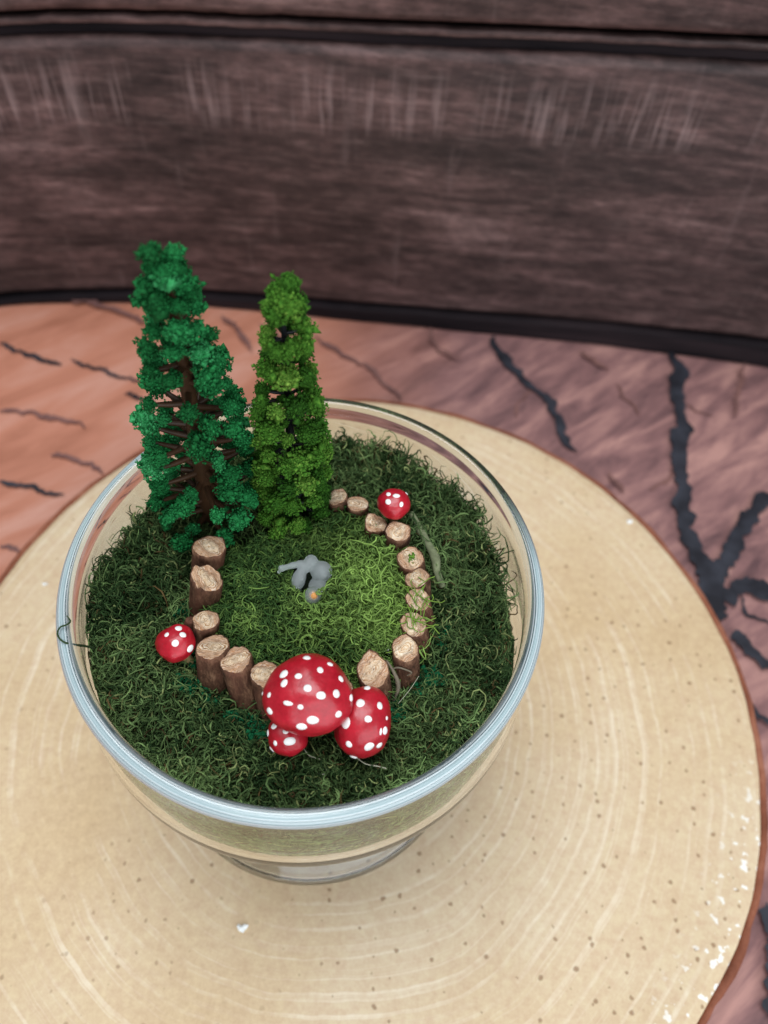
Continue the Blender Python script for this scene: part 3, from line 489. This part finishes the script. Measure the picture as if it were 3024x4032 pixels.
for name, T, B, rad, (tx, ty), kind in POSTS:
    T = Vector(T); B = Vector(B); axis = (T - B).normalized(); foot = B - axis * .003; Lh = (T - foot).length
    root = thing('log_post', POST_LABELS[name], 'log post', foot, 'log posts ringing the inner moss')
    Rm = axis.to_track_quat('Z', 'Y').to_matrix(); inv = Rm.inverted()
    cn = inv @ Vector((math.tan(R_(tx)), -math.tan(R_(ty)), 1)).normalized()          # cut plane normal in post space
    seg = 36; sd = hash(name) % 97 * .37 if False else sum(map(ord, name)) * .37
    def rad_at(a, z): return rad * (1 + .15 * nz(math.cos(a) * 1.2, math.sin(a) * 1.2, sd) + .08 * nz(math.cos(a) * 3.5, math.sin(a) * 3.5, sd + z * 160) + .03 * nz(math.cos(a) * 9, math.sin(a) * 9, sd + z * 500))
    jag = {'plain': .00009, 'rough': .00022, 'nub': .00014, 'mossy': .00014, 'split': .00034}[kind]
    def ztop(x, y): 
        z = Lh - (cn.x * x + cn.y * y) / max(cn.z, .4) + jag * nz(x * 900, y * 900, sd) * 2 + .00012 * nz(x * 2200, y * 1500, sd + 5)
        if kind == 'split': z += .0016 * max(0, nz(x * 330, y * 330, sd + 9)) + (.0010 if x < -.45 * rad else 0)
        return z
    nv = 12; V = []; 
    for j in range(nv):
        for s in range(seg):
            a = 2 * math.pi * s / seg; r = rad_at(a, j / nv * .012); x, y = r * math.cos(a), r * math.sin(a); zt = ztop(x, y) - .0001; V.append((x, y, zt * j / (nv - 1)))
    F = [(j * seg + s, j * seg + (s + 1) % seg, (j + 1) * seg + (s + 1) % seg, (j + 1) * seg + s) for j in range(nv - 1) for s in range(seg)]
    o0 = len(V)
    for s in range(seg):                                   # bark lip turning in to the cut face
        a = 2 * math.pi * s / seg; r = rad_at(a, .012) * .93; x, y = r * math.cos(a), r * math.sin(a); V.append((x, y, ztop(x, y) - .00002))
    F += [((nv - 1) * seg + s, (nv - 1) * seg + (s + 1) % seg, o0 + (s + 1) % seg, o0 + s) for s in range(seg)] + [tuple(reversed(range(seg)))]
    me = bpy.data.meshes.new('bark'); me.from_pydata(V, [], F); me.polygons.foreach_set('use_smooth', [True] * len(F)); me.update(); ob = add('bark', me, M['pbark'], root); ob.rotation_mode = 'QUATERNION'; ob.rotation_quaternion = Rm.to_quaternion()
    V = [(0, 0, ztop(0, 0))]; F = []; nr = 9
    for j in range(1, nr + 1):
        for s in range(seg):
            a = 2 * math.pi * s / seg; r = rad_at(a, .012) * .945 * j / nr; x, y = r * math.cos(a), r * math.sin(a); V.append((x, y, ztop(x, y) + (.00006 if j < nr else -.00006)))
    F += [(0, 1 + s, 1 + (s + 1) % seg) for s in range(seg)] + [(1 + (j - 1) * seg + s, 1 + j * seg + s, 1 + j * seg + (s + 1) % seg, 1 + (j - 1) * seg + (s + 1) % seg) for j in range(1, nr) for s in range(seg)]
    me = bpy.data.meshes.new('cut_face'); me.from_pydata(V, [], F); me.polygons.foreach_set('use_smooth', [True] * len(F)); me.update(); ob = add('cut_face', me, M['pcut'], root); ob.rotation_mode = 'QUATERNION'; ob.rotation_quaternion = Rm.to_quaternion()
    if kind == 'nub':
        P = [foot + axis * (Lh * f) + Vector((-rad * 1.18, 0, 0)) - foot for f in (.35, .6, .8, .97)]; add('side_stub', one_tube([tuple(q) for q in P], [.0011, .0014, .0014, .0009], 10), M['pbark'], root)
    if name == 'R6':
        d = rng.normal(size=(26, 3)) * [.0005, .0006, .0002]; V, F = crumbs(np.array(axis * (Lh + .0003)) + d, .00022); add('moss_crumb', mesh_np('moss_crumb', V, F, smooth=False), M['foamB'], root)
    if kind == 'mossy' and name != 'R6':
        n = 14; P = np.zeros((n, 7, 3)); az = rng.uniform(0, 6.28, n); c0 = np.array(axis * (Lh + .0005)); P[:, 0] = c0 + rng.normal(size=(n, 3)) * [.0016, .0016, .0002]
        for j in range(1, 7): az += rng.normal(0, .5, n); P[:, j] = P[:, j - 1] + np.c_[np.cos(az), np.sin(az), rng.normal(0, .2, n)] * .0008; P[:, j, 2] = np.maximum(P[:, j, 2], c0[2] - .0002)
        V, F = tubes(P, np.full((n, 7), .00014), 3); add('moss_threads', mesh_np('moss_threads', V, F, np.tile(L3('7c9c40'), (len(V), 1))), M['fibre'], root)

# ------------------------------------------------------------------ toadstools
MUSH_LABELS = {'big': 'largest red mushroom with white dots, top of the front cluster of three', 'right': 'egg shaped red mushroom at the right of the front cluster, under the biggest cap',
 'small': 'smallest red mushroom of the front cluster, below and left of the biggest cap', 'leftlone': 'lone red mushroom with white dots outside the left run of posts', 'back': 'small red mushroom with white dots at the back beside the grey twig'}
for name, C, a, b, Rm, spots in MUSH:
    C = Vector(C); Rw = Matrix(Rm).transposed(); ax = Rw @ Vector((0, 0, 1))
    zf = outer_z(np.array([C.x]), np.array([C.y]))[0]
    if name == 'leftlone': base = Vector((C.x + .0030, C.y - .0015, zf - .003))
    elif name == 'back': base = Vector((C.x, C.y + .001, zf - .003))
    else: base = Vector((C.x * .9 + (.002 if name == 'small' else 0), C.y + .006, zf - .003))
    root = thing('mushroom', MUSH_LABELS[name], 'mushroom', base, 'red spotted mushrooms'); sd = sum(map(ord, name)) * .11
    def warp(u):
        k = 1 + .07 * nz(u[0] * 1.6, u[1] * 1.6, u[2] * 1.6 + sd) + .012 * nz(u[0] * 5, u[1] * 5, u[2] * 5 + sd)
        z = u[2] if u[2] > -.25 else -.25 + (u[2] + .25) * .35
        if name == 'big': k *= 1 - .05 * math.exp(-((u[0] + .1) ** 2 * 6 + (u[1] + .55) ** 2 * 60))     # crease across the front of the cap
        sx, sy = 1, 1
        if name == 'big': sx = 1.05 - .13 * u[1] - .05 * u[1] * u[1]; sy = .96
        elif name == 'right': sx = .93; sy = 1.13
        elif name == 'back': sx = 1 + .16 * u[1]
        elif name == 'leftlone': sx = 1 + .10 * max(0, -u[0]) ** 3; sy = 1 - .10 * max(0, -u[0])
        return Vector((u[0] * a * k * sx, u[1] * a * k * sy, z * b * k))
    bm = bmesh.new(); bmesh.ops.create_icosphere(bm, subdivisions=5, radius=1)
    for v in bm.verts: v.co = warp(v.co.normalized())
    me = bpy.data.meshes.new('cap'); bm.to_mesh(me); bm.free(); me.polygons.foreach_set('use_smooth', [True] * len(me.polygons))
    cap = add('cap', me, M['cap'], root); cap.location = C - base; cap.rotation_mode = 'QUATERNION'; cap.rotation_quaternion = Rw.to_quaternion()
    for u, rx, ry in spots:
        u = Vector(u).normalized(); vis = max(.3, abs((Rw @ u).dot((Vector((.0165, -.0878, .1531)) - C).normalized())))
        e1 = Vector((1, 0, 0)) - u * u.x; e1.normalize(); e2 = u.cross(e1); rs_ = max(rx, ry) if vis < .7 else None
        r1, r2 = (rx, ry) if rs_ is None else (rs_ * 1.0, rs_ * .95); V = []; F = []; seg = 16; prof = [(0, .055), (.45, .05), (.8, .034), (.95, .012), (1.02, -.02)]
        s1 = random.random() * 9
        for j, (q, h) in enumerate(prof):
            for s in range(seg if j else 1):
                t = 2 * math.pi * s / seg; k = 1 + .10 * nz(math.cos(t), math.sin(t), s1); d = (u + e1 * (math.cos(t) * q * r1 * k) + e2 * (math.sin(t) * q * r2 * k)).normalized()
                V.append(warp(d) * (1 + h * .8 * min(1, (r1 + r2) * 4)))
        F += [(0, 1 + s, 1 + (s + 1) % seg) for s in range(seg)] + [(1 + (j - 1) * seg + s, 1 + j * seg + s, 1 + j * seg + (s + 1) % seg, 1 + (j - 1) * seg + (s + 1) % seg) for j in range(1, 4) for s in range(seg)]
        me = bpy.data.meshes.new('dot'); me.from_pydata([tuple(v) for v in V], [], F); me.polygons.foreach_set('use_smooth', [True] * len(F)); me.update(); add('dot', me, M['white'], cap)
    tip = (C - ax * b * .2) - base; add('stem', one_tube([(0, 0, 0), tuple(tip * .5 + Vector((.0002, 0, 0))), tuple(tip)], [a * .30, a * .26, a * .28], 14), M['stem'], root)

# ------------------------------------------------------------------ foam trees
def clump_mesh(i, n=380, size=.00023):
    d = rng.normal(size=(n, 3)); d /= np.linalg.norm(d, axis=1, keepdims=True); lob = 1 + .38 * np.array([nz(*(q * 1.7), 1) if False else noise.noise(Vector(q * 1.7) + Vector((i * 5.1, 0, 0))) for q in d])
    C = d * (.0026 * lob * rng.uniform(.6, 1.03, n))[:, None]
    V, F = crumbs(C, size); bm = bmesh.new(); bmesh.ops.create_icosphere(bm, subdivisions=2, radius=.0017); cv = np.array([v.co * (1 + .3 * noise.noise(v.co * 900)) for v in bm.verts]); cf_ = np.array([[v.index for v in f.verts] for f in bm.faces]); bm.free()
    return mesh_np('foliage_clump', np.r_[V, cv], np.r_[F, cf_ + len(V)], smooth=False)
CLA = [clump_mesh(i) for i in range(7)]; CLB = [clump_mesh(i + 20) for i in range(7)]
for m in CLA: m.materials.append(M['foamA'])
for m in CLB: m.materials.append(M['foamB'])
def clump(meshes, loc, sc_, parent):
    o = bpy.data.objects.new('foliage_clump', random.choice(meshes)); COL.objects.link(o); o.parent = parent; o.location = loc
    o.rotation_euler = (random.uniform(-.5, .5), random.uniform(-.5, .5), random.uniform(0, 6.28)); o.scale = [sc_ * random.uniform(.78, 1.28) for _ in range(3)]; return o
def tree(label, B, T, mat, meshes, prof, levels, per, jitter, csize, trunk_r, tiers, rise, seedv):
    random.seed(seedv); B = Vector(B); T = Vector(T); root = thing('tree', label, 'tree', B, 'model trees in the moss'); Hh = (T - B).length; ax = (T - B).normalized()
    add('trunk', one_tube([(0, 0, -.004), tuple(ax * Hh * .3), tuple(ax * Hh * .65), tuple(ax * Hh * .97)], [trunk_r * 1.15, trunk_r, trunk_r * .7, trunk_r * .35], 12), mat, root)
    ph = random.random() * 6
    for l in range(levels):
        f = (l + .5) / levels; f = .035 + f * .955; rad = np.interp(f, [q[0] for q in prof], [q[1] for q in prof]); n = max(3, int(round(np.interp(f, [0, 1], per)))); ph += 2.4 if not tiers else 1.1
        for k in range(n):
            az = ph + 2 * math.pi * k / n + random.uniform(-.2, .2) * jitter; rr_ = rad * random.uniform(.86, 1.08); h = f * Hh + random.uniform(-1, 1) * .0016 * jitter
            tip = ax * h + Vector((math.cos(az) * rr_, math.sin(az) * rr_, 0)); st = ax * max(0, h - rise * rr_ / .012)
            if not tiers and .12 < f < .72 and math.sin(az + .35) < -.82 and random.random() < .6: continue
            if f < .86: add('branch', one_tube([tuple(st), tuple(st.lerp(tip, .5) + Vector((0, 0, -.0003))), tuple(tip)], [trunk_r * .42, trunk_r * .34, trunk_r * .16], 5, 3), mat, root)
            if f < .8 and random.random() < .5: clump(meshes, st.lerp(tip, random.uniform(.35, .8)) + Vector((random.uniform(-1, 1), random.uniform(-1, 1), random.uniform(-.3, 1))) * .0012, csize * random.uniform(.3, .5), root)
            s = csize * random.uniform(.72, 1.22) * (1 if f < .8 else .95)
            clump(meshes, tip, s, root)
            if rr_ > .0075 and random.random() < (.22 if not tiers else .6): clump(meshes, st.lerp(tip, .62) + Vector((0, 0, .0004)), s * .72, root)
    for k in range(5 if not tiers else 4):
        z = Hh * (.93 + .018 * k); a = k * 2.4; clump(meshes, ax * z + Vector((math.cos(a) * .002, math.sin(a) * .002, 0)), csize * .85, root)
    return root
tree('taller emerald green foam tree with bare brown trunk, left of the other tree', T1[0], T1[1], M['brown'], CLA, [(0, .0125), (.3, .0118), (.55, .0088), (.75, .0058), (.9, .0036), (1, .0015)], 14, (10, 5), 1.0, .88, .0021, False, .003, 3)
tree('shorter leaf green foam tree with black wire trunk and ringed tiers', (T2[0][0] - .0013, T2[0][1], T2[0][2]), T2[1], M['black'], CLB, [(0, .0080), (.25, .0075), (.5, .0062), (.75, .0044), (.92, .0030), (1, .0010)], 9, (12, 7), .7, .88, .0011, True, .001, 11)

# ------------------------------------------------------------------ little things
def ellip(C, r, rot=None, sub=3):
    bm = bmesh.new(); bmesh.ops.create_icosphere(bm, subdivisions=sub, radius=1); m = Matrix.Identity(3) if rot is None else rot
    V = [tuple(Vector(C) + m @ Vector((v.co.x * r[0], v.co.y * r[1], v.co.z * r[2]))) for v in bm.verts]; F = [tuple(v.index for v in f.verts) for f in bm.faces]; bm.free(); return V, F
def union(parts, voxel, name, mat, parent):
    V = []; F = []
    for v, f in parts: o = len(V); V += v; F += [tuple(i + o for i in q) for q in f]
    me = bpy.data.meshes.new(name); me.from_pydata(V, [], F); me.update(); tmp = bpy.data.objects.new('tmp', me); COL.objects.link(tmp)
    md = tmp.modifiers.new('r', 'REMESH'); md.mode = 'VOXEL'; md.voxel_size = voxel; md.use_smooth_shade = True; sm = tmp.modifiers.new('s', 'SMOOTH'); sm.factor = .5; sm.iterations = 16
    ev = bpy.data.meshes.new_from_object(tmp.evaluated_get(bpy.context.evaluated_depsgraph_get())); bpy.data.objects.remove(tmp, do_unlink=True)
    ev.polygons.foreach_set('use_smooth', [True] * len(ev.polygons)); ev.materials.clear(); return add(name, ev, mat, parent)
FIG['ball'] = (FIG['ball'][0], FIG['ball'][1] - .0006, FIG['ball'][2] + .0018)
for k_, dz in (('body', .0014), ('lobe', .0016), ('low', .0014), ('snout', .0008)):
    FIG[k_] = [(q[0], q[1] - dz * .5, q[2] + dz) for q in FIG[k_]]
b0 = Vector(FIG['ball']); b0.z = -.010
fig = thing('figurine', 'frosted translucent plastic figurine with an orange spot half sunk in the moss lawn', 'figurine', b0)
rel = lambda q: tuple(Vector(q) - b0)
def seg_el(A, Bq, r):   # ellipsoid stretched between two points
    A = Vector(rel(A)); Bq = Vector(rel(Bq)); d = Bq - A; return ellip((A + Bq) / 2, (r, r, d.length / 2 + r * .6), d.to_track_quat('Z', 'Y').to_matrix())
sn = FIG['snout']; parts = []
for i_ in range(len(sn) - 1): parts.append(seg_el(sn[i_], sn[i_ + 1], [.00095, .00085, .00075][i_]))
parts += [ellip(rel(sn[-1]), (.00085, .00085, .00085)), ellip(rel(FIG['lip']), (.0006, .0005, .0004)), ellip(rel(FIG['head']), (.00165, .0016, .0016)), seg_el(FIG['body'][0], FIG['body'][2], .0019), ellip(rel(FIG['body'][1]), (.0027, .0025, .0024)),
          seg_el(FIG['lobe'][0], FIG['lobe'][2], .0017), ellip(rel(FIG['ball']), (.0021, .0021, .0022)), seg_el(FIG['low'][0], FIG['low'][1], .0017), ellip(rel(FIG['low'][0]), (.0022, .0022, .0012)), seg_el(FIG['lobe'][0], FIG['head'], .0014)]
union(parts, .00022, 'body', M['resin'], fig)
bd = Vector(FIG['ball']) + (Vector((.0165, -.0878, .1531)) - Vector(FIG['ball'])).normalized() * .0012 + Vector((.0002, 0, 0))
V, F = ellip(rel(bd), (.00105, .00105, .00105)); me = bpy.data.meshes.new('orange_bead'); me.from_pydata(V, [], F); me.polygons.foreach_set('use_smooth', [True] * len(F)); add('orange_bead', me, M['bead'], fig)

def strand_thing(name, pts, rad, mat, label, cat, sides=8):
    P = np.array(pts); o0 = P[0].copy(); me = one_tube(P - o0, rad, sides); ob = add(name, me, mat); ob.location = o0; return tag(ob, label, cat)
strand_thing('twig', TWIG, [.0007, .0010, .0009, .0012, .0009, .0007], M['twig'], 'thin lichen grey twig lying in the moss right of the back mushroom', 'twig', 10)
P = np.array(LOOP); M['loop'] = mat_plain('loop_fibre', '34452a', .8, .1)
strand_thing('moss_strand', LOOP, [.0003, .0003, .00022, .0002, .0002, .0002, .0002, .00012], M['loop'], 'loose curl of moss hooked over the left side of the glass rim', 'moss strand', 6)
strand_thing('grass_blade', BLADE1, [.0002, .0004, .0006, .0004, .0002], M['straw'], 'grey dry grass blade standing between two front right log posts', 'grass blade', 6)
strand_thing('grass_blade', BLADE2, [.00015, .00022, .0002, .00018, .0001], M['straw'], 'thin bent straw sticking out in front of the tall round log post', 'straw', 6)
strand_thing('loose_thread', THREAD1, [.00012, .00016, .0001], M['thread'], 'pale loose thread under the right mushroom of the front cluster', 'thread', 6)
strand_thing('loose_thread', THREAD2, [.00012, .00016, .0001], M['thread'], 'wavy pale thread on the moss between front mushrooms and rim', 'thread', 6)
strand_thing('loose_thread', THREAD3, [.00005, .00006, .00005], M['thread'], 'hair thin straight glue thread beside the tall round log post', 'thread', 5)
GL = PTS['glue']; V, F = ellip((0, 0, 0), (.0016, .0014, .0024)); me = bpy.data.meshes.new('glue'); me.from_pydata(V, [], F); me.polygons.foreach_set('use_smooth', [True] * len(F))
g = add('glue_blob', me, M['glue']); g.location = GL; tag(g, 'clear glue blob between the two front right log posts', 'glue')
for key, lab, size in (('flake1', 'white paint chip on the wood slice in front of the bowl foot', .0024), ('flake2', 'white chip near the far right edge of the wood slice', .0015), ('flake3', 'white chip on the wood slice at the left edge of the picture', .0015)):
    bm = bmesh.new(); vs = []
    for k in range(11):
        a = k / 11 * 6.283; r = size * random.uniform(.35, 1.1); vs.append(bm.verts.new((r * math.cos(a), r * .75 * math.sin(a), random.uniform(.0001, .0006))))
    bt_ = [bm.verts.new((v.co.x * .9, v.co.y * .9, .00003)) for v in vs]; c = bm.verts.new((0, 0, .0007))
    for k in range(11):
        bm.faces.new((c, vs[k], vs[(k + 1) % 11])); bm.faces.new((vs[k], bt_[k], bt_[(k + 1) % 11], vs[(k + 1) % 11]))
    bm.faces.new(list(reversed(bt_))); me = bpy.data.meshes.new('chip'); bm.to_mesh(me); bm.free(); o = add('paint_chip', me, M['flake']); q = PTS[key]; o.location = (q[0], q[1], -H + .0001); tag(o, lab, 'paint chip')
